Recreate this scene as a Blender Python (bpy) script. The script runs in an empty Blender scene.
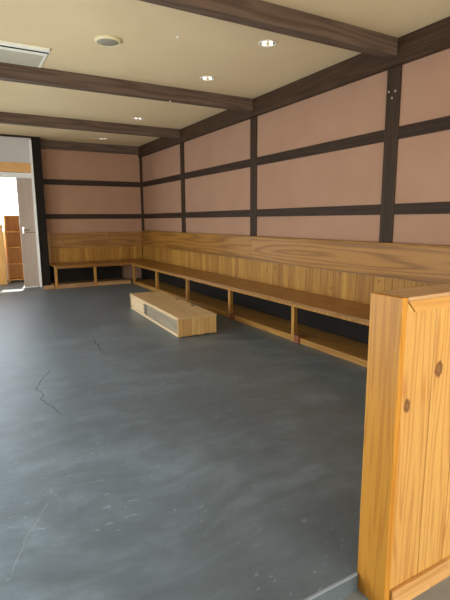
import bpy, bmesh, math, random
from mathutils import Vector, Matrix
random.seed(7)
S = bpy.context.scene
C = S.collection

# ------------------------------------------------------------------ materials
def lin(r, g, b):
    f = lambda c: c / 12.92 if c <= .04045 else ((c + .055) / 1.055) ** 2.4
    return (f(r / 255), f(g / 255), f(b / 255), 1)

class NT:
    def __init__(s, name):
        s.m = bpy.data.materials.new(name); s.m.use_nodes = True
        s.t = s.m.node_tree; s.b = s.t.nodes['Principled BSDF']
    def n(s, kind, **kw):
        nd = s.t.nodes.new(kind)
        for k, v in kw.items():
            if isinstance(v, tuple) and len(v) == 2 and isinstance(v[0], bpy.types.Node): s.l(v[0], v[1], nd, k)
            elif k in nd.inputs.keys(): nd.inputs[k].default_value = v
            else: setattr(nd, k, v)
        return nd
    def l(s, a, ao, b, bi): s.t.links.new(a.outputs[ao], b.inputs[bi])
    def math(s, op, a, b=None, c=None):
        nd = s.t.nodes.new('ShaderNodeMath'); nd.operation = op
        for i, v in enumerate((a, b, c)):
            if v is None: continue
            if isinstance(v, tuple): s.t.links.new(v[0].outputs[v[1]], nd.inputs[i])
            else: nd.inputs[i].default_value = v
        return (nd, 0)
    def ramp(s, src, stops):
        r = s.t.nodes.new('ShaderNodeValToRGB'); e = r.color_ramp.elements
        while len(e) < len(stops): e.new(.5)
        for el, (p, c) in zip(e, stops): el.position = p; el.color = c
        s.t.links.new(src[0].outputs[src[1]], r.inputs[0]); return r
    def mix(s, fac, a, b, mode='MIX'):
        nd = s.t.nodes.new('ShaderNodeMix'); nd.data_type = 'RGBA'; nd.blend_type = mode
        for i, v in ((0, fac), (6, a), (7, b)):
            if isinstance(v, tuple) and isinstance(v[0], bpy.types.Node): s.t.links.new(v[0].outputs[v[1]], nd.inputs[i])
            else: nd.inputs[i].default_value = v
        return (nd, 2)

def plain(name, col, rough=.5, metal=0, emit=0):
    k = NT(name); k.b.inputs['Base Color'].default_value = lin(*col)
    k.b.inputs['Roughness'].default_value = rough; k.b.inputs['Metallic'].default_value = metal
    if emit:
        k.b.inputs['Emission Color'].default_value = lin(*col); k.b.inputs['Emission Strength'].default_value = emit
    return k.m

KN = dict(on=.35, r0=.14, r1=.08)
def wood(name, light, dark, axis, rough=.4, knot=(90, 50, 25), knots=True, scale=1.0, vary=.25, contrast=1.0, spots=(), tint=None, sharp=1.0):
    """boards with grain along one axis; every loose board of a mesh gets its own cut of grain and its own tone"""
    k = NT(name)
    tc = k.n('ShaderNodeTexCoord'); geo = k.n('ShaderNodeNewGeometry')
    rnd = (geo, 'Random Per Island')
    off = k.n('ShaderNodeCombineXYZ')
    for i, mlt in enumerate((37.0, 53.0, 71.0)): k.t.links.new(k.math('MULTIPLY', rnd, mlt)[0].outputs[0], off.inputs[i])
    add = k.n('ShaderNodeVectorMath', operation='ADD'); k.l(tc, 'Object', add, 0); k.l(off, 0, add, 1)
    sc = [1.0, 1.0, 1.0]; sc[axis] = .06
    mp = k.n('ShaderNodeMapping'); k.l(add, 0, mp, 0); mp.inputs['Scale'].default_value = sc
    wob = k.n('ShaderNodeTexNoise', Scale=7.0 * scale, Detail=2.0); k.l(mp, 0, wob, 'Vector')
    g1 = k.n('ShaderNodeMath', operation='MULTIPLY'); k.l(wob, 0, g1, 0); g1.inputs[1].default_value = 62.0
    g2 = k.math('SINE', (g1, 0))
    ring = k.math('POWER', k.math('MULTIPLY_ADD', g2, .5, .5), sharp)
    fine = k.n('ShaderNodeTexNoise', Scale=150.0 * scale, Detail=3.0); k.l(mp, 0, fine, 'Vector')
    big = k.n('ShaderNodeTexNoise', Scale=4.0 * scale, Detail=3.0); k.l(mp, 0, big, 'Vector')
    v = k.math('MULTIPLY', ring, .38 * contrast)
    v = k.math('MULTIPLY_ADD', (fine, 0), .35 * contrast, v)
    v = k.math('MULTIPLY_ADD', (big, 0), .45 * contrast, v)
    v = k.math('MULTIPLY_ADD', rnd, vary, v)
    v = k.math('ADD', v, .28 - .55 * contrast + .25 - vary / 2)
    rp = k.ramp(v, [(.12, lin(*light)), (.95, lin(*dark))])
    col = (rp, 0)
    if tint:
        t2 = k.math('FRACT', k.math('MULTIPLY', rnd, 17.3))
        t2 = k.math('MULTIPLY', t2, .5)
        col = k.mix(t2, col, lin(*tint))
    def knotmask(vec, r0):
        ln = k.n('ShaderNodeVectorMath', operation='LENGTH'); k.t.links.new(vec[0].outputs[vec[1]], ln.inputs[0])
        return ln
    if knots:
        ks = [9.0, 9.0, 9.0]; ks[axis] = 6.5
        km = k.n('ShaderNodeMapping'); k.l(add, 0, km, 0); km.inputs['Scale'].default_value = ks
        vo = k.n('ShaderNodeTexVoronoi', Scale=1.0); k.l(km, 0, vo, 'Vector')
        sep = k.n('ShaderNodeSeparateColor'); k.l(vo, 'Color', sep, 0)
        on = k.math('GREATER_THAN', (sep, 0), KN['on'])
        mr = k.n('ShaderNodeMapRange'); k.l(vo, 'Distance', mr, 0)
        mr.inputs[1].default_value = KN['r0']; mr.inputs[2].default_value = KN['r1']; mr.inputs[3].default_value = 0; mr.inputs[4].default_value = 1
        col = k.mix(k.math('MULTIPLY', (mr, 0), k.math('MULTIPLY', on, .95)), col, lin(*knot))
    for (p, r) in spots:
        sub = k.n('ShaderNodeVectorMath', operation='SUBTRACT'); k.l(tc, 'Object', sub, 0); sub.inputs[1].default_value = p
        ms = [1.0, 1.0, 1.0]; ms[axis] = .7; ms[1] = .2
        mul = k.n('ShaderNodeVectorMath', operation='MULTIPLY'); k.l(sub, 0, mul, 0); mul.inputs[1].default_value = ms
        nz = k.n('ShaderNodeTexNoise', Scale=60.0); k.l(tc, 'Object', nz, 'Vector')
        ln = k.n('ShaderNodeVectorMath', operation='LENGTH'); k.l(mul, 0, ln, 0)
        d = k.math('MULTIPLY_ADD', (nz, 0), r * .8, (ln, 'Value'))
        mr = k.n('ShaderNodeMapRange'); k.t.links.new(d[0].outputs[0], mr.inputs[0])
        mr.inputs[1].default_value = r * 1.5; mr.inputs[2].default_value = r * 1.15; mr.inputs[3].default_value = 0; mr.inputs[4].default_value = .85
        col = k.mix((mr, 0), col, lin(*knot))
        mr2 = k.n('ShaderNodeMapRange'); k.t.links.new(d[0].outputs[0], mr2.inputs[0])
        mr2.inputs[1].default_value = r * .9; mr2.inputs[2].default_value = r * .6; mr2.inputs[3].default_value = 0; mr2.inputs[4].default_value = .6
        col = k.mix((mr2, 0), col, lin(150, 105, 65))
    k.t.links.new(col[0].outputs[col[1]], k.b.inputs['Base Color'])
    rr = k.math('MULTIPLY_ADD', (fine, 0), .14, rough - .05)
    k.t.links.new(rr[0].outputs[0], k.b.inputs['Roughness'])
    bp = k.n('ShaderNodeBump', Strength=.12, Distance=.002); k.t.links.new(v[0].outputs[0], bp.inputs['Height']); k.l(bp, 0, k.b, 'Normal')
    return k.m

def mottled(name, a, b, scale, rough=.85, bump=.1, dist=.003, fine=120.0):
    k = NT(name); tc = k.n('ShaderNodeTexCoord')
    n1 = k.n('ShaderNodeTexNoise', Scale=scale, Detail=5.0); k.l(tc, 'Object', n1, 'Vector')
    n2 = k.n('ShaderNodeTexNoise', Scale=fine, Detail=2.0); k.l(tc, 'Object', n2, 'Vector')
    v = k.math('MULTIPLY_ADD', (n2, 0), .3, k.math('MULTIPLY', (n1, 0), .8))
    rp = k.ramp(v, [(.3, lin(*a)), (.8, lin(*b))])
    k.l(rp, 0, k.b, 'Base Color'); k.b.inputs['Roughness'].default_value = rough
    bp = k.n('ShaderNodeBump', Strength=bump, Distance=dist); k.l(n2, 0, bp, 'Height'); k.l(bp, 0, k.b, 'Normal')
    return k.m

def concrete(name, dark, mid, light, r0=.32, r1=.5):
    k = NT(name); tc = k.n('ShaderNodeTexCoord')
    wp = k.n('ShaderNodeTexNoise', Scale=1.2, Detail=3.0); k.l(tc, 'Object', wp, 'Vector')
    ad = k.n('ShaderNodeVectorMath', operation='MULTIPLY_ADD'); k.l(wp, 1, ad, 0); ad.inputs[1].default_value = (.5, .5, .5); k.l(tc, 'Object', ad, 2)
    n1 = k.n('ShaderNodeTexNoise', Scale=2.0, Detail=8.0, Roughness=.68); k.l(ad, 0, n1, 'Vector')
    mp = k.n('ShaderNodeMapping'); k.l(ad, 0, mp, 0); mp.inputs['Rotation'].default_value = (0, 0, .9); mp.inputs['Scale'].default_value = (2.2, 7, 1)
    n2 = k.n('ShaderNodeTexNoise', Scale=1.3, Detail=5.0, Roughness=.65); k.l(mp, 0, n2, 'Vector')
    v = k.math('MULTIPLY_ADD', (n2, 0), .45, k.math('MULTIPLY', (n1, 0), .6))
    rp = k.ramp(v, [(.36, lin(*dark)), (.52, lin(*mid)), (.72, lin(*light))])
    # pale scuffs left by the trowel and by feet
    m2 = k.n('ShaderNodeMapping'); k.l(ad, 0, m2, 0); m2.inputs['Rotation'].default_value = (0, 0, -.5); m2.inputs['Scale'].default_value = (22, 46, 1)
    n3 = k.n('ShaderNodeTexNoise', Scale=1.0, Detail=3.0, Roughness=.5); k.l(m2, 0, n3, 'Vector')
    n4 = k.n('ShaderNodeTexNoise', Scale=1.4, Detail=2.0); k.l(tc, 'Object', n4, 'Vector')
    sc = k.math('MULTIPLY', k.math('MULTIPLY', k.math('GREATER_THAN', (n3, 0), .675), k.math('GREATER_THAN', (n4, 0), .5)), .22)
    col = k.mix(sc, (rp, 0), lin(*[min(255, c + 55) for c in light]))
    k.t.links.new(col[0].outputs[col[1]], k.b.inputs['Base Color'])
    mr = k.n('ShaderNodeMapRange'); k.t.links.new(v[0].outputs[0], mr.inputs[0])
    mr.inputs[1].default_value = .35; mr.inputs[2].default_value = .7; mr.inputs[3].default_value = r0; mr.inputs[4].default_value = r1
    k.l(mr, 0, k.b, 'Roughness')
    bp = k.n('ShaderNodeBump', Strength=.25, Distance=.006); k.t.links.new(v[0].outputs[0], bp.inputs['Height']); k.l(bp, 0, k.b, 'Normal')
    return k.m

BL, BD = (206, 160, 96), (128, 82, 40)
M = {
 'seat_y': wood('bench wood grain along y', (160, 112, 52), (114, 72, 28), 1, rough=.3, contrast=.7),
 'seat_x': wood('bench wood grain along x', (160, 112, 52), (114, 72, 28), 0, rough=.3, contrast=.7),
 'top_y': wood('bench top board along y', (190, 136, 60), (104, 64, 24), 1, rough=.32, scale=.5, contrast=.8, sharp=2.2, knots=False),
 'top_x': wood('bench top board along x', (178, 132, 72), (112, 74, 38), 0, rough=.4, scale=.7, contrast=.8, sharp=2.0),
 'board_z': wood('bench vertical boards', (190, 142, 64), (132, 86, 34), 2, rough=.42, vary=.45, contrast=.6),
 'leg_z': wood('bench leg wood', (194, 144, 70), (142, 94, 42), 2, rough=.45, knots=False),
 'red_block': wood('reddish block wood', (150, 88, 50), (100, 52, 28), 1, rough=.5, knots=False),
 'plat_y': wood('low platform boards along y', (188, 142, 72), (132, 88, 40), 1, rough=.5, contrast=.7),
 'plat_x': wood('low platform boards along x', (186, 146, 98), (122, 84, 48), 0, rough=.5),
 'step_top': wood('step top planks', (220, 190, 140), (180, 146, 98), 1, rough=.42, vary=.35, contrast=.5, knots=False),
 'step_side': wood('step side wood', (232, 208, 164), (192, 158, 112), 1, rough=.5, knots=False, contrast=.6),
 'step_end': wood('step end boards', (222, 184, 116), (172, 122, 66), 2, rough=.5, vary=.6, contrast=.5, knots=False),
 'step_grey': wood('weathered grey wood', (160, 144, 114), (118, 104, 80), 1, rough=.6, knots=False, contrast=.8),
 'part_z': wood('partition cedar boards', (216, 172, 96), (158, 100, 40), 2, rough=.34, sharp=3.0, vary=.2, knots=False, scale=1.5, contrast=.8, knot=(96, 58, 32),
                spots=(((.202, 0, .828), .021), ((.055, 0, .731), .017))),
 'part_end': wood('partition end cedar', (204, 146, 56), (164, 106, 34), 2, rough=.36, sharp=3.0, vary=.1, knots=False, scale=1.8, contrast=.8),
 'part_x': wood('partition rail cedar', (212, 166, 88), (176, 122, 56), 0, rough=.36, knots=False, contrast=.8),
 'part_cap_unlit': wood('partition cap cedar unlit tone', (196, 160, 116), (166, 128, 84), 0, rough=.5, knots=False, contrast=.6),  # duller cedar: the look of an unlit top is put into its colour
 'part_base': wood('partition base cedar', (226, 184, 120), (178, 128, 68), 0, rough=.45, knots=False, contrast=.6, vary=.6),
 'door': wood('door leaf veneer', (190, 172, 156), (160, 142, 126), 2, rough=.5, knots=False, contrast=.5),
 'lintel': wood('pale orange lintel', (238, 190, 120), (206, 150, 84), 0, rough=.5, knots=False, contrast=.6),
 'shelf': wood('orange shelving wood', (240, 190, 112), (206, 148, 76), 2, rough=.5, knots=False, contrast=.6),
 'timber_x': wood('dark timber along x', (116, 96, 80), (76, 60, 49), 0, rough=.55, knots=False, contrast=1.0, scale=.8),
 'timber_y': wood('dark timber along y', (86, 64, 46), (56, 40, 28), 1, rough=.55, knots=False, contrast=.8, scale=.8),
 'timber_z': wood('dark timber along z', (76, 58, 42), (50, 38, 27), 2, rough=.55, knots=False, contrast=.8, scale=.8),
 'rail_x': wood('dark rail along x', (70, 55, 44), (46, 36, 29), 0, rough=.55, knots=False, contrast=.8),
 'rail_y': wood('dark rail along y', (72, 54, 39), (46, 34, 25), 1, rough=.55, knots=False, contrast=.8),
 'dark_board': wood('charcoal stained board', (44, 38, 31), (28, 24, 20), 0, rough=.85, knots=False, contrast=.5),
 'plaster': mottled('terracotta plaster', (164, 126, 101), (174, 136, 109), 2.5, rough=.9),
 'plaster_pale': mottled('pale plaster', (196, 194, 190), (208, 206, 202), 2.5, rough=.9),
 'ceiling': mottled('buff ceiling paper', (216, 193, 149), (224, 202, 159), 1.6, rough=.92, bump=.08),
 'concrete': concrete('dark trowelled concrete', (77, 86, 91), (93, 104, 110), (116, 129, 137)),
 'concrete_low': concrete('pale grey concrete', (112, 116, 118), (128, 132, 134), (148, 152, 154), .5, .75),
 'nosing': plain('worn pale concrete edge', (128, 138, 146), .5),
 'crack_dark': plain('dark crack', (66, 72, 75), .8),
 'crack_pale': plain('pale scratch', (128, 134, 134), .6),
 'white': plain('white enamel', (232, 228, 214), .35),
 'cream': plain('cream plastic', (226, 214, 170), .4),
 'grille': plain('speaker grille', (150, 140, 120), .6),
 'ac_panel': plain('air conditioner panel', (192, 184, 160), .45),
 'ac_frame': plain('air conditioner frame', (244, 242, 224), .35),
 'slot': plain('dark slot', (40, 38, 30), .9),
 'black': plain('black metal', (24, 22, 22), .5),
 'chrome': plain('polished reflector', (225, 225, 222), .12, 1.0),
 'bulb': plain('lit bulb', (255, 236, 205), .4, 0, 3.5),
 'screw': plain('bright screw head', (190, 180, 164), .3, .3),
 'white_wood': plain('white painted frame', (236, 236, 230), .45),
 'outside': plain('pale outside render', (220, 220, 216), .8),
}

for k_, m_ in M.items():
    if k_.split('_')[0] in ('timber', 'rail', 'dark', 'plaster', 'ceiling'):
        m_.node_tree.nodes['Principled BSDF'].inputs['Specular IOR Level'].default_value = .15
for k_ in ('top_y', 'top_x', 'board_z', 'part_end', 'leg_z', 'plat_y'):
    M[k_].node_tree.nodes['Principled BSDF'].inputs['Specular IOR Level'].default_value = .22
# ------------------------------------------------------------------ mesh helpers
class MB:
    """collects shapes (given in world coordinates) into ONE mesh object"""
    def __init__(s): s.b = bmesh.new()
    def box(s, x0, x1, y0, y1, z0, z1, rot=None):
        r = bmesh.ops.create_cube(s.b, size=1)
        m = Matrix.Translation(((x0 + x1) / 2, (y0 + y1) / 2, (z0 + z1) / 2)) @ Matrix.Diagonal((x1 - x0, y1 - y0, z1 - z0, 1))
        if rot is not None: m = rot @ m
        bmesh.ops.transform(s.b, matrix=m, verts=r['verts']); return s
    def prism(s, pts, vec):
        """a closed polygon pushed along vec"""
        a = [s.b.verts.new(p) for p in pts]; b = [s.b.verts.new(Vector(p) + Vector(vec)) for p in pts]
        s.b.faces.new(a[::-1]); s.b.faces.new(b)
        for i in range(len(a)): s.b.faces.new((a[i], a[(i + 1) % len(a)], b[(i + 1) % len(a)], b[i]))
        bmesh.ops.recalc_face_normals(s.b, faces=s.b.faces[:]); return s
    def lathe(s, x, y, prof, n=40, closed=False):
        rings = []
        for r, z in prof: rings.append([s.b.verts.new((x + r * math.cos(2 * math.pi * i / n), y + r * math.sin(2 * math.pi * i / n), z)) for i in range(n)])
        pr = list(zip(rings, rings[1:] + ([rings[0]] if closed else [])))[:len(rings) if closed else len(rings) - 1]
        for A, B in pr:
            for i in range(n): s.b.faces.new((A[i], A[(i + 1) % n], B[(i + 1) % n], B[i]))
        if not closed:
            if prof[0][0] > 0: s.b.faces.new(rings[0][::-1])
            if prof[-1][0] > 0: s.b.faces.new(rings[-1])
        bmesh.ops.recalc_face_normals(s.b, faces=s.b.faces[:]); return s
    def cyl(s, p, q, r, n=16, r2=None):
        p, q = Vector(p), Vector(q); d = q - p
        res = bmesh.ops.create_cone(s.b, cap_ends=True, segments=n, radius1=r, radius2=r if r2 is None else r2, depth=d.length)
        m = Matrix.Translation((p + q) / 2) @ d.to_track_quat('Z', 'Y').to_matrix().to_4x4()
        bmesh.ops.transform(s.b, matrix=m, verts=res['verts']); return s
    def ribbon(s, pts, w, z):
        """a thin irregular strip lying on the floor"""
        P = [Vector((x, y, 0)) for x, y in pts]; L = []; R = []
        for i, p in enumerate(P):
            d = (P[min(i + 1, len(P) - 1)] - P[max(i - 1, 0)]).normalized(); nrm = Vector((-d.y, d.x, 0))
            ww = w * (.25 if i in (0, len(P) - 1) else random.uniform(.6, 1.2))
            L.append(p + nrm * ww / 2); R.append(p - nrm * ww / 2)
        T = [s.b.verts.new((v.x, v.y, z)) for v in L]; U = [s.b.verts.new((v.x, v.y, z)) for v in R]
        for i in range(len(P) - 1): s.b.faces.new((T[i], U[i], U[i + 1], T[i + 1]))
        bmesh.ops.recalc_face_normals(s.b, faces=s.b.faces[:])
        return s
    def build(s, name, mat, parent=None, bevel=0, smooth=False, loc=None):
        me = bpy.data.meshes.new(name)
        wl = world_loc(parent) if parent is not None else Vector(loc or (0, 0, 0))
        bmesh.ops.translate(s.b, vec=-wl, verts=s.b.verts)
        s.b.to_mesh(me); s.b.free()
        o = bpy.data.objects.new(name, me); C.objects.link(o); me.materials.append(M[mat])
        if parent is not None: o.parent = parent
        else: o.location = wl
        if smooth:
            for p in me.polygons: p.use_smooth = True
        if bevel:
            bv = o.modifiers.new('bevel', 'BEVEL'); bv.width = bevel; bv.segments = 2; bv.limit_method = 'ANGLE'
        return o
def world_loc(o):
    v = Vector((0, 0, 0))
    while o is not None: v = v + o.location; o = o.parent
    return v
def tag(o, label, cat, group=None, kind=None):
    o['label'] = label; o['category'] = cat
    if group: o['group'] = group
    if kind: o['kind'] = kind
    return o
def thing(name, label, cat, loc, group=None, kind=None):
    o = bpy.data.objects.new(name, None); C.objects.link(o); o.location = loc; o.empty_display_size = .1
    return tag(o, label, cat, group, kind)
def copy_tree(o, parent=None):
    c = o.copy(); C.objects.link(c)
    if parent is not None: c.parent = parent
    for ch in list(o.children): copy_tree(ch, c)
    return c
def box(name, mat, dims, label, cat, bevel=0, kind='structure', group=None):
    loc = ((dims[0] + dims[1]) / 2, (dims[2] + dims[3]) / 2, dims[4])
    return tag(MB().box(*dims).build(name, mat, bevel=bevel, loc=loc), label, cat, group, kind)

# ------------------------------------------------------------------ measures (metres)
XR, YB = 3.428, 9.6          # timber face of the right and back walls
YD = 9.3                     # face of the doorway wall
ZC, ZBEAM, ZWB = 2.764, 2.621, 2.5535
PY = {1: .741, 2: 2.998, 3: 5.255, 4: 7.512}     # post and cross-beam centres
XL, YN = -.7, -2.6          # left and near walls, outside the picture
YF = 10.9                    # far wall of the next room
STEP = -.068

# ------------------------------------------------------------------ floor
fl = MB().box(XL, XR + .02, 1.031, YF, -.2, 0).box(XL, 1.12, 1.02, 1.0308, -.2, 0).build('floor', 'concrete', loc=(0, 5, 0))
tag(fl, 'dark grey trowelled concrete floor of the bench room', 'floor', kind='structure')
def jag(pts, n=6, a=.012):
    out = []
    for (x0, y0), (x1, y1) in zip(pts, pts[1:]):
        for i in range(n):
            t = i / n; out.append((x0 + (x1 - x0) * t + random.uniform(-a, a), y0 + (y1 - y0) * t + random.uniform(-a, a)))
    return out + [pts[-1]]
MB().ribbon(jag([(.549, 4.016), (.482, 3.82), (.382, 3.567), (.403, 3.446), (.383, 3.339), (.425, 3.15), (.467, 2.974)], 3), .0065, .0006).build('crack', 'crack_dark', fl)
MB().ribbon(jag([(.854, 6.091), (.791, 5.5), (.744, 4.912)]), .012, .0006).build('crack', 'crack_pale', fl)
MB().ribbon(jag([(1.107, 4.786), (1.095, 4.52), (1.067, 4.238)]), .009, .0006).build('crack', 'crack_dark', fl)
MB().ribbon(jag([(.244, 2.052), (.179, 1.936), (.114, 1.828), (.074, 1.723), (.036, 1.632)], 4, .004), .0035, .0006).build('scratch', 'crack_pale', fl)
MB().box(XL, 1.12, 1.0185, 1.030, -.006, .0012).build('edge_strip', 'nosing', fl, bevel=.003)
lo = MB().box(XL, XR + .02, YN, 1.031, -.25, STEP).build('floor', 'concrete_low', loc=(0, -1, STEP))
tag(lo, 'pale grey lower floor at the foot of the partition', 'floor', kind='structure')

# ------------------------------------------------------------------ ceiling (with holes for the downlights)
LX, LY = 2.47, (3.562, 4.698, 6.973, 8.946)
HR = .066
ce = MB()
ce.box(XL, LX - HR, YN, YF, ZC, ZC + .14); ce.box(LX + HR, XR + .15, YN, YF, ZC, ZC + .14)
ys = [YN]
for y in LY: ys += [y - HR, y + HR]
ys.append(YF)
for a, b in zip(ys[::2], ys[1::2]): ce.box(LX - HR, LX + HR, a, b, ZC, ZC + .14)
tag(ce.build('ceiling', 'ceiling', loc=(0, 4, ZC)), 'buff papered ceiling between dark beams', 'ceiling', kind='structure')

# ------------------------------------------------------------------ walls
box('wall_right', 'plaster', (XR + .015, XR + .15, YN, YB + .15, -.1, ZC), 'terracotta plaster wall behind the long bench', 'wall')
box('wall_back', 'plaster', (1.405, XR + .015, YB + .015, YB + .15, -.1, ZC), 'terracotta plaster wall behind the short bench', 'wall')
box('wall_back', 'dark_board', (1.245, 1.405, YD, YB + .15, -.1, ZC), 'dark boarded wall end beside the doorway', 'wall')
wd = MB()
wd.box(XL, 1.245, YD, YD + .12, 2.29, ZC)
tag(wd.build('wall_back', 'plaster_pale', loc=(0, YD, 0)), 'pale plaster wall over the bright doorway at left', 'wall', kind='structure')
# left wall with a row of tall windows, near wall with a wide shop opening (both outside the picture)
wl = MB().box(XL - .15, XL, YN, YF + .1, 1.6, ZC).box(XL - .15, XL, YN, YF + .1, -.1, .06)
for a, b in ((YN, 1.1), (2.6, 2.75), (4.2, 4.35), (5.8, 6.6), (7.8, YD + .15), (YF - .15, YF + .1)): wl.box(XL - .15, XL, a, b, .06, 1.6)
tag(wl.build('wall_left', 'plaster_pale', loc=(XL, 4, 0)), 'pale wall with tall windows on the left of the room', 'wall', kind='structure')
wn = MB().box(XL, XR + .15, YN - .15, YN, 2.35, ZC).box(XL, .5, YN - .15, YN, -.1, 2.35).box(2.9, XR + .15, YN - .15, YN, -.1, 2.35)
tag(wn.build('wall_near', 'plaster_pale', loc=(0, YN, 0)), 'pale wall with a wide opening behind the viewer', 'wall', kind='structure')
# next room, seen through the doorway
wf = MB().box(XL, -.9, YF, YF + .12, -.1, ZC).box(1.75, 2.4, YF, YF + .12, -.1, ZC).box(-.9, .2, YF, YF + .12, -.1, .1).box(.2, 1.75, YF, YF + .12, -.1, 1.0).box(-.9, 1.75, YF, YF + .12, 2.45, ZC)
tag(wf.build('wall_far', 'plaster_pale', loc=(0, YF, 0)), 'pale far wall of the next room around its bright window', 'wall', kind='structure')
tag(MB().box(2.3, 2.42, YB + .15, YF, -.1, ZC).build('wall_side', 'plaster_pale', loc=(2.3, 10, 0)), 'side wall closing the next room', 'wall', kind='structure')
wi = tag(bpy.data.objects.new('window_1', None), 'bright window seen through the doorway above the shelves', 'window', kind='structure')
C.objects.link(wi); wi.location = (1, YF, 1.4)
MB().box(.2, 1.75, YF + .02, YF + .08, 1.0, 1.04).box(.2, .25, YF + .02, YF + .08, .1, 1.0).box(-.9, 1.75, YF + .02, YF + .08, 2.41, 2.45).box(-.9, -.86, YF + .02, YF + .08, 1.04, 2.41).box(1.71, 1.75, YF + .02, YF + .08, 1.04, 2.41).build('window_frame', 'white_wood', wi)
MB().box(.80, .815, YF + .03, YF + .06, 1.04, 2.41).build('glazing_bar', 'white_wood', wi)

# ------------------------------------------------------------------ dark timber framing
tn = [0]
def trim(mat, dims, label, cat, bevel=.004):
    tn[0] += 1
    return box('trim_%d' % tn[0], mat, dims, label, cat, bevel)
beam_lab = {1: 'dark ceiling beam over the near partition', 2: 'dark ceiling beam nearest the viewer, above the screwed post', 3: 'dark ceiling beam behind the air conditioner', 4: 'farthest free dark ceiling beam before the back wall'}
for k, y in PY.items():
    trim('timber_x', (XL, XR - .054, y - .073, y + .037, ZBEAM, ZC), beam_lab[k], 'beam', .006)
trim('timber_y', (XR - .054, XR + .015, YN, YB + .015, ZWB, ZC), 'long dark beam along the top of the right wall', 'beam', .006)
trim('timber_x', (1.405, XR - .054, YB - .05, YB + .015, 2.606, ZC), 'dark beam along the top of the back wall', 'beam', .006)
trim('rail_x', (XL, 1.245, YD - .02, YD, ZC - .035, ZC), 'thin dark trim above the pale wall over the doorway', 'trim', .002)
post_lab = {1: 'dark wall post hidden by the partition', 2: 'widest looking dark wall post with three bright screws', 3: 'dark wall post at the middle of the long bench', 4: 'slender dark wall post nearest the back corner'}
posts = {}
for k, y in PY.items():
    posts[k] = trim('timber_z', (XR, XR + .015, y - .075, y + .075, 0, ZWB), post_lab[k], 'post', .003)
for y, z in ((3.044, 2.361), (2.972, 2.353), (3.006, 2.303)):
    MB().cyl((XR - .003, y, z), (XR + .004, y, z), .009, 12).build('screw', 'screw', posts[2])
trim('timber_z', (XR - .03, XR + .015, YB - .03, YB + .015, 0, ZWB), 'thin dark corner post between the two plaster walls', 'post', .003)
rail_lab = {'A': 'upper', 'B': 'lower'}
ye = [YN] + [v for k in (1, 2, 3, 4) for v in (PY[k] - .075, PY[k] + .075)] + [YB - .03]
spans = list(zip(ye[::2], ye[1::2]))
where = ['near the viewer, behind the partition', 'between the partition and the screwed post', 'between the screwed post and the middle post', 'between the middle post and the slender post', 'between the slender post and the back corner']
for nm, z0, z1 in (('upper', 1.941, 2.047), ('lower', 1.284, 1.380)):
    for i, (a, b) in enumerate(spans):
        trim('rail_y', (XR + .001, XR + .015, a, b, z0, z1), '%s dark rail on the right wall %s' % (nm, where[i]), 'rail', .003)
    trim('rail_x', (1.405, XR - .03, YB + .001, YB + .015, z0, z1), '%s dark rail across the back wall' % nm, 'rail', .003)

# ------------------------------------------------------------------ doorway
dr = tag(bpy.data.objects.new('door_1', None), 'doorway at far left with a pale door leaf slid partly open', 'door', kind='structure')
C.objects.link(dr); dr.location = (1.0, YD, 0)
MB().box(1.205, 1.245, YD - .03, YD + .12, 0, 2.70).build('door_jamb', 'white_wood', dr, bevel=.003)
MB().box(XL, 1.205, YD - .02, YD + .12, 2.12, 2.29).build('lintel', 'lintel', dr, bevel=.004)
MB().box(XL, 1.205, YD - .01, YD + .10, 2.025, 2.115).build('head_board', 'white_wood', dr, bevel=.003)
lf = MB().box(.945, 1.235, YD + .045, YD + .085, .01, 2.025).build('door_leaf', 'door', dr, bevel=.003)
MB().box(.985, 1.012, YD + .036, YD + .046, 1.02, 1.14).cyl((1.0, YD + .045, 1.085), (1.0, YD - .0, 1.085), .012).cyl((1.0, YD + .004, 1.085), (1.10, YD + .004, 1.085), .010).build('handle', 'chrome', lf, bevel=.002)
MB().box(.95, 1.205, YD + .041, YD + .046, 1.035, 1.043).build('groove', 'slot', lf)

# shelving unit and cabinet in the next room
sh = thing('shelf_unit', 'orange wooden shelf unit under the bright window in the next room', 'shelf', (.93, 10.5, 0))
MB().box(.765, .790, 10.4, 10.72, 0, 1.37).build('side_panel', 'shelf', sh, bevel=.003)
MB().box(1.075, 1.10, 10.4, 10.72, 0, 1.37).build('side_panel', 'shelf', sh, bevel=.003)
MB().box(.79, 1.075, 10.70, 10.72, .03, 1.35).build('back_panel', 'shelf', sh)
for z in (.03, .36, .70, 1.02, 1.345):
    MB().box(.79, 1.075, 10.4, 10.70, z, z + .025).build('shelf', 'shelf', sh, bevel=.002)
cb = thing('wooden_cabinet', 'wooden cabinet at far left edge of the doorway beside the shelf unit', 'cabinet', (.5, 10.3, 0))
MB().box(.2, .70, 10.05, 10.6, .0, 1.15).build('body', 'shelf', cb, bevel=.004)
MB().box(.18, .72, 10.03, 10.62, 1.15, 1.18).build('top', 'shelf', cb, bevel=.004)
for a, b in ((.21, .445), (.455, .69)):
    d = MB().box(a, b, 10.03, 10.05, .06, 1.12).build('door', 'shelf', cb, bevel=.003)
    MB().cyl(((a + b) / 2, 10.03, .7), ((a + b) / 2, 10.01, .7), .012).build('knob', 'chrome', d)

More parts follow.
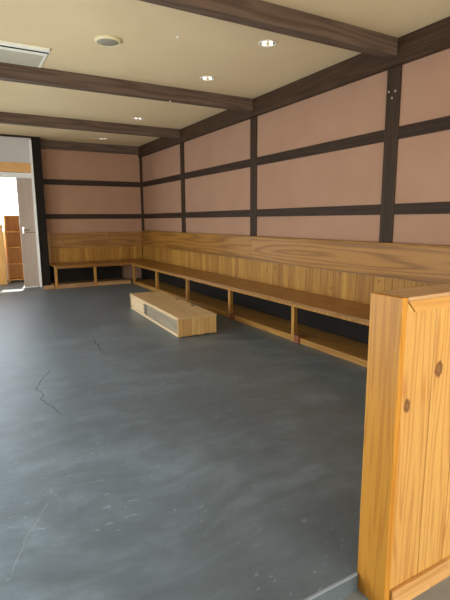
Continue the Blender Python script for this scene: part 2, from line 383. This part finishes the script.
# ------------------------------------------------------------------ the long bench along the right wall
ZS, ZM, ZT = .426, .7232, 1.028
XF = XR - .586                      # front edge of the seat
Y0 = 1.04
bn = thing('bench', 'long wooden bench along the right wall with a high board back', 'bench', (3.1, 5.2, 0), 'fitted benches of the corner')
def seat_piece(mb, dims): mb.box(*dims)
m = MB(); cuts = [Y0, 3.0, 5.27, 7.5, YB - .06]
for a, b in zip(cuts, cuts[1:]):
    m.box(XF + .002, XF + .27, a + .0006, b - .0006, ZS - .026, ZS); m.box(XF + .271, XR - .05, a + .0006, b - .0006, ZS - .026, ZS)
m.build('seat', 'seat_y', bn, bevel=.004)
MB().box(XF + .012, XF + .034, Y0, YB - .79, ZS - .052, ZS - .0275).build('apron', 'leg_z', bn, bevel=.002)
m = MB(); y = Y0
while y < YB - .06:
    w = random.choice((.10, .115, .13, .09, .12)); e = min(y + w, YB - .055)
    m.box(XR - .048, XR - .022, y + .0012, e - .0012, ZS - .02, ZM); y = e
m.build('backrest_boards', 'board_z', bn, bevel=.0025)
m = MB()
for a, b in ((Y0, 5.2), (5.202, YB - .055)): m.box(XR - .062, XR - .002, a, b, ZM, ZT - .014)
m.build('backrest_top_board', 'top_y', bn, bevel=.003)
MB().box(XR - .068, XR - .001, Y0, YB - .05, ZT - .0135, ZT).build('backrest_cap', 'plat_y', bn, bevel=.003)
MB().box(XR - .064, XR - .049, Y0, YB - .06, ZM - .012, ZM - .001).build('backrest_bead', 'seat_y', bn, bevel=.002)
LEGS = (8.74, 7.50, 6.24, 4.956, 3.654, 2.35)
for y in LEGS:
    MB().box(XF + .030, XF + .076, y - .023, y + .023, 0, ZS - .0265).build('leg', 'leg_z', bn, bevel=.003)
for y in LEGS[3:]:
    MB().box(XF + .028, XF + .085, y - .105, y - .0235, 0, .082).build('foot_block', 'red_block', bn, bevel=.004)
m = MB(); ls = list(LEGS[::-1]); ed = [Y0] + ls + [YB - .79]
for i, (a, b) in enumerate(zip(ed, ed[1:])):
    lo_, hi_ = a + (.024 if i else 0), b - (.024 if i == len(ed) - 2 else .107 if i < 3 else .024)
    if hi_ - lo_ > .05: m.box(XF + .046, XF + .072, lo_, hi_, 0, .060)
m.build('kerb_board', 'plat_y', bn, bevel=.003)
m = MB()
for a, b in ((XF + .086, XF + .27), (XF + .271, XR - .125)): m.box(a, b, Y0, YB - .70, .001, .056)
m.build('platform', 'plat_y', bn, bevel=.003)
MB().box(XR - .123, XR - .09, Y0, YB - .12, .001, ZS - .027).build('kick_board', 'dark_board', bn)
MB().box(XF + .08, XR - .12, Y0, Y0 + .03, .057, ZS - .027).build('end_support', 'leg_z', bn, bevel=.003)

# ------------------------------------------------------------------ the short bench along the back wall
YFB = YB - .78
ZM2, ZT2 = ZM - .022, ZT - .022
X0 = 1.42
sb = thing('bench', 'short wooden bench along the back wall beside the doorway', 'bench', (2.2, 9.2, 0), 'fitted benches of the corner')
m = MB()
m.box(X0, XF, YFB + .002, YFB + .33, ZS - .026, ZS); m.box(X0, XF, YFB + .331, YD - .002, ZS - .026, ZS); m.box(1.408, XF, YD - .0015, YB - .05, ZS - .026, ZS)
m.build('seat', 'seat_x', sb, bevel=.004)
MB().box(X0 + .01, XF - .0, YFB + .012, YFB + .034, ZS - .052, ZS - .0275).build('apron', 'seat_x', sb, bevel=.002)
m = MB(); x = 1.475
while x < XR - .07:
    w = random.choice((.07, .085, .10, .075)); e = min(x + w, XR - .065)
    m.box(x + .001, e - .001, YB - .048, YB - .022, ZS - .02, ZM2); x = e
m.build('backrest_boards', 'board_z', sb, bevel=.0025)
m = MB()
for a, b in ((1.475, 2.63), (2.631, XR - .065)): m.box(a, b, YB - .062, YB - .002, ZM2, ZT2 - .003)
m.build('backrest_top_board', 'top_x', sb, bevel=.003)
MB().box(1.415, 1.473, YB - .135, YB - .002, ZS + .001, ZT2 + .004).build('end_panel', 'step_end', sb, bevel=.004)
for x in (1.42, 2.14):
    MB().box(x, x + .046, YFB + .030, YFB + .076, 0, ZS - .0265).build('leg', 'leg_z', sb, bevel=.003)
m = MB()
for a, b in ((1.21, 1.398), (1.448, 2.138), (2.188, XF + .028)): m.box(a, b, YFB + .046, YFB + .072, 0, .075)
m.build('kerb_board', 'plat_x', sb, bevel=.003)
MB().box(1.41, XF + .04, YFB + .088, YB - .115, .001, .045).build('platform', 'plat_x', sb, bevel=.003)
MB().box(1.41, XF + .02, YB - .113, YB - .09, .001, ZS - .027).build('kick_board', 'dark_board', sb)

# ------------------------------------------------------------------ wooden step in the middle of the floor
st = thing('wooden_step', 'low wooden box step with slotted side standing on the open floor', 'step', (2.19, 5.33, 0))
HX, HY, HZ = .230, .95, .220
def sl(mb, *d):   # dims local to the step
    mb.box(2.19 + d[0], 2.19 + d[1], 5.33 + d[2], 5.33 + d[3], d[4], d[5]); return mb
m = MB()
for a, b in ((-HX, -.085), (-.084, .075), (.076, HX)): sl(m, a, b, -HY - .004, HY, HZ - .02, HZ)
m.build('top', 'step_top', st, bevel=.002)
m = MB(); xs = (-HX + .003, -.175, -.07, -.0, .075, .15, HX - .003)
for i, (a, b) in enumerate(zip(xs, xs[1:])): sl(m, a + .0006, b - .0006, -HY, -HY + .022, (.004, .006, .012, .008, .014, .010)[i], HZ - .0205)
m.build('end_panel', 'step_end', st, bevel=.0015)
sl(MB(), -HX + .003, HX - .003, HY - .022, HY, .004, HZ - .0205).build('end_panel', 'step_end', st, bevel=.0015)
sl(MB(), HX - .024, HX - .004, -HY + .0225, HY - .0225, .004, HZ - .0205).build('side_panel', 'step_side', st, bevel=.0015)
sl(MB(), -HX + .012, -HX + .024, -HY + .0225, HY - .0225, .004, HZ - .0205).build('side_panel', 'step_side', st)
f = sl(sl(sl(MB(), -HX + .002, -HX + .0115, -HY + .03, HY - .0225, .004, .032), -HX + .002, -HX + .0115, -HY + .03, HY - .0225, HZ - .034, HZ - .0205), -HX + .002, -HX + .0115, HY - .06, HY - .0225, .033, HZ - .035)
f.build('side_frame', 'step_side', st, bevel=.001)
sl(MB(), -HX + .006, -HX + .0118, .26, HY - .062, .034, HZ - .036).build('pale_panel', 'step_side', st)
sl(MB(), -HX + .006, -HX + .0118, -.27, .258, .034, HZ - .036).build('grey_panel', 'step_grey', st)
sl(MB(), -HX + .008, -HX + .0118, -HY + .03, -.272, .034, HZ - .036).build('grey_panel', 'step_grey', st)
for z in (.055, .087, .119, .151):
    sl(MB(), -HX + .0005, -HX + .0065, .17, .30, z, z + .016).build('slot', 'black', st, bevel=.001)
sl(sl(MB(), -HX - .001, -HX + .0015, HY - .028, HY - .010, .035, .165), -HX - .001, -HX + .0015, HY - .085, HY - .0285, .035, .052).build('corner_iron', 'black', st, bevel=.0005)
for x, y in ((.19, .16), (.19, -.36)):
    sl(MB(), x - .016, x + .016, y - .04, y + .04, HZ - .001, HZ + .003).build('hand_slot', 'black', st, bevel=.001)
st.rotation_euler.z = math.radians(-2.8)

# ------------------------------------------------------------------ low partition, near right
PX, PN, PF, PZ = 1.124, .905, 1.031, 1.0155
pt = thing('low_partition', 'waist high cedar board partition at the near right edge of the raised floor', 'partition', (PX, PN, STEP), kind='thing')
XE = XR + .0
m = MB()
m.box(PX, PX + .026, PN + .0005, PF - .0005, STEP, PZ - .0005)
m.build('end_board', 'part_end', pt, bevel=.0025)
# mitred top rail on the near face, flush under the cap
RH = .036
m = MB()
m.prism([(PX + .027, PN, PZ - .0125), (PX + .027 + RH, PN, PZ - RH - .0125), (XE, PN, PZ - RH - .0125), (XE, PN, PZ - .0125)], (0, .02, 0))
m.build('top_rail', 'part_x', pt, bevel=.0015)
MB().box(PX + .0265, XE, PN - .0, PF, PZ - .012, PZ).build('cap', 'part_cap_unlit', pt, bevel=.002)
m = MB(); x = PX + .0275; ws = [.142, .136, .140, .145, .138]; i = 0
while x < XE - .01:
    e = min(x + ws[i % 5], XE); i += 1
    m.box(x + .0012, e - .0012, PN + .004, PN + .022, STEP + .01, PZ - .0122 - (RH if x > PX + .03 else RH)); x = e
m.prism([(PX + .0275, PN + .004, PZ - .014), (PX + .0275, PN + .004, PZ - RH - .013), (PX + .0265 + RH, PN + .004, PZ - RH - .013)], (0, .016, 0))
m.build('face_boards', 'part_z', pt, bevel=.002)
MB().box(PX + .0275, XE, PN + .024, PF - .02, STEP, PZ - .0125).build('core', 'part_end', pt)
m = MB(); x = PX + .0275; i = 0
while x < XE - .01:
    e = min(x + ws[i % 5], XE); i += 1
    m.box(x + .0012, e - .0012, PF - .019, PF - .001, .0, PZ - .0125); x = e
m.build('rear_boards', 'part_end', pt, bevel=.002)
m = MB(); random.seed(3)
for z0, z1 in ((0, .024), (.0245, .049), (.0495, .074)):
    x = PX + .027
    while x < XE:
        e = min(x + random.uniform(.16, .34), XE); m.box(x, e - .0004, PN - .010, PN + .0035, STEP + z0, STEP + z1); x = e
m.build('baseboard', 'part_base', pt, bevel=.001)

# ------------------------------------------------------------------ ceiling fittings
G = 'recessed downlights in a row'
def downlight(x, y):
    r = thing('downlight', '', 'downlight', (x, y, ZC), G)
    MB().lathe(x, y, [(.083, ZC - .0005), (.081, ZC - .006), (.070, ZC - .008), (.0625, ZC - .004), (.0625, ZC - .0005)], 40, True).build('trim_ring', 'white', r, smooth=True)
    b = MB(); n = 40; pr = [(.0615, ZC - .003), (.058, ZC + .03), (.048, ZC + .09), (.0005, ZC + .095)]
    rings = [[b.b.verts.new((x + q * math.cos(2 * math.pi * i / n), y + q * math.sin(2 * math.pi * i / n), z)) for i in range(n)] for q, z in pr]
    for A, B in zip(rings, rings[1:]):
        for i in range(n): b.b.faces.new((A[i], B[i], B[(i + 1) % n], A[(i + 1) % n]))
    b.build('reflector', 'chrome', r, smooth=True)
    for s in (-1, 1):
        MB().cyl((x + s * .034, y, ZC + .004), (x + s * .030, y, ZC + .085), .014, 16).build('bulb', 'bulb', r, smooth=False)
    MB().cyl((x, y, ZC + .0), (x, y, ZC + .09), .017, 16).build('lamp_holder', 'white', r)
    return r
d0 = downlight(LX, LY[0])
dl = [d0] + [copy_tree(d0) for _ in LY[1:]]
for o, y, lb in zip(dl, LY, ('round recessed downlight just behind the nearest ceiling beam', 'round recessed downlight in front of the second beam, near the middle post',
                             'round recessed downlight in front of the farthest free beam', 'smallest looking round recessed downlight close to the back wall')):
    o.location = (LX, y, ZC); o['label'] = lb
sp = thing('ceiling_speaker', 'round cream ceiling speaker disc between the air conditioner and the downlights', 'speaker', (1.232, 4.157, ZC))
MB().lathe(1.232, 4.157, [(.110, ZC - .0005), (.110, ZC - .016), (.104, ZC - .022), (.090, ZC - .022), (.090, ZC - .0005)], 48, True).build('rim', 'cream', sp, bevel=.001)
m = MB().lathe(1.232, 4.157, [(.0895, ZC - .0005), (.0895, ZC - .017), (.06, ZC - .024), (.0005, ZC - .026)], 48)
m.build('grille', 'grille', sp, smooth=True)
ac = thing('ceiling_air_conditioner', 'white ceiling cassette air conditioner at the left edge beside the beam', 'air conditioner', (.2, 4.86, ZC))
AX0, AX1, AY0, AY1 = -.42, .83, 4.585, 5.13
MB().box(AX0, AX1, AY0, AY1, ZC - .02, ZC - .0005).build('body', 'ac_frame', ac, bevel=.004)
MB().box(AX0, AX1 + .004, AY0, AY0 + .052, ZC - .025, ZC - .0205).build('front_lip', 'ac_frame', ac, bevel=.003)
MB().box(AX0, AX1, AY0 + .0525, AY0 + .098, ZC - .0213, ZC - .0205).build('air_slot', 'slot', ac)
MB().box(AX0, AX1 - .005, AY0 + .0985, AY0 + .15, ZC - .027, ZC - .0205).build('louver', 'ac_frame', ac, bevel=.003)
g = MB()
for (a, b) in ((AX0 + .05, .34), (.36, AX1 - .03)): g.box(a, b, AY0 + .17, AY1 - .025, ZC - .026, ZC - .0205)
g.build('intake_panel', 'ac_panel', ac, bevel=.002)
g = MB(); x = AX0 + .08
while x < AX1 - .06:
    if not (.32 < x < .38): g.box(x, x + .006, AY0 + .19, AY1 - .045, ZC - .0285, ZC - .0265)
    x += .02
g.build('intake_ribs', 'ac_panel', ac)
hk = tag(MB().cyl((1.721, 3.804, ZC), (1.721, 3.804, ZC - .012), .012, 14, .008).build('ceiling_sensor', 'white', loc=(1.721, 3.804, ZC)), 'tiny white ceiling sensor right of the speaker disc', 'sensor')
hk = tag(MB().cyl((2.258, 5.245, ZBEAM + .001), (2.258, 5.245, ZBEAM - .016), .010, 14, .007).build('ceiling_hook', 'screw', loc=(2.258, 5.245, ZBEAM)), 'tiny bright hook on the underside of the middle ceiling beam', 'hook')

# ------------------------------------------------------------------ camera
f_px, yaw, pitch, roll = 457.09, .5166, .1742, -.0071
cy, sy, cp, sn = math.cos(yaw), math.sin(yaw), math.cos(pitch), math.sin(pitch)
fw = Vector((sy * cp, cy * cp, -sn)); rt = Vector((cy, -sy, 0)); up = rt.cross(fw)
r2 = rt * math.cos(roll) + up * math.sin(roll); u2 = -rt * math.sin(roll) + up * math.cos(roll)
cam = bpy.data.cameras.new('camera'); co = bpy.data.objects.new('camera', cam); C.objects.link(co)
mw = Matrix((r2, u2, -fw)).transposed().to_4x4(); mw.translation = (0, 0, 1.25); co.matrix_world = mw
cam.sensor_fit = 'VERTICAL'; cam.sensor_height = 32; cam.lens = f_px / 600 * 32
cam.clip_start = .02
S.camera = co

# ------------------------------------------------------------------ daylight
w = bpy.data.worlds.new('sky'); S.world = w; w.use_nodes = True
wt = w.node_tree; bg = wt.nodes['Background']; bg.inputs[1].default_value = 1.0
# sky tuned by direction: extra brightness added behind the viewer to light the partition
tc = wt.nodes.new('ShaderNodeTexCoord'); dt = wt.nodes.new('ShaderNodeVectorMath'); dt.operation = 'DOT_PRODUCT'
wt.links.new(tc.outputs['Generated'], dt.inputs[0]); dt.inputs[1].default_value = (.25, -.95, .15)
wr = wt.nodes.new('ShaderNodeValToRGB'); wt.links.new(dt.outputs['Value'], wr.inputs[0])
SKY_SIDE, SKY_REAR = (5.1, 5.6, 6.1, 1), (11.3, 10.9, 10.0, 1)
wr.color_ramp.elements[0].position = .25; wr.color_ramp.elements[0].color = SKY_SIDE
wr.color_ramp.elements[1].position = .95; wr.color_ramp.elements[1].color = SKY_REAR
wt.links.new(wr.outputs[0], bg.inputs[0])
def portal(name, loc, direction, sx, sy):
    l = bpy.data.lights.new(name, 'AREA'); l.shape = 'RECTANGLE'; l.size = sx; l.size_y = sy
    o = bpy.data.objects.new(name, l); C.objects.link(o); o.location = loc
    o.rotation_euler = Vector(direction).to_track_quat('-Z', 'Z').to_euler()
    l.cycles.is_portal = True
for a, b in ((1.1, 2.6), (2.75, 4.2), (4.35, 5.8), (6.6, 7.8), (YD + .15, YF - .15)):
    portal('window_light', (XL - .16, (a + b) / 2, .83), (1, 0, 0), b - a, 1.54)
portal('opening_light', (1.7, YN - .16, 1.13), (0, 1, 0), 2.4, 2.45)
portal('window_light', (.42, YF + .13, 1.27), (0, -1, 0), 2.6, 2.35)
sl_ = bpy.data.lights.new('sun', 'SUN'); sl_.energy = 14.0; sl_.angle = .02; sl_.color = (1, .93, .8)
so = bpy.data.objects.new('sun', sl_); C.objects.link(so); so.location = (1, 16, 8)
so.rotation_euler = Vector((-.12, -.64, -.76)).to_track_quat('-Z', 'Z').to_euler()
S.cycles.max_bounces = 8; S.cycles.diffuse_bounces = 5
S.cycles.use_denoising = True
S.cycles.sample_clamp_indirect = 6
S.view_settings.view_transform = 'Standard'; S.view_settings.look = 'None'
S.view_settings.gamma = 1; S.view_settings.use_curve_mapping = False
S.view_settings.exposure = 0.0
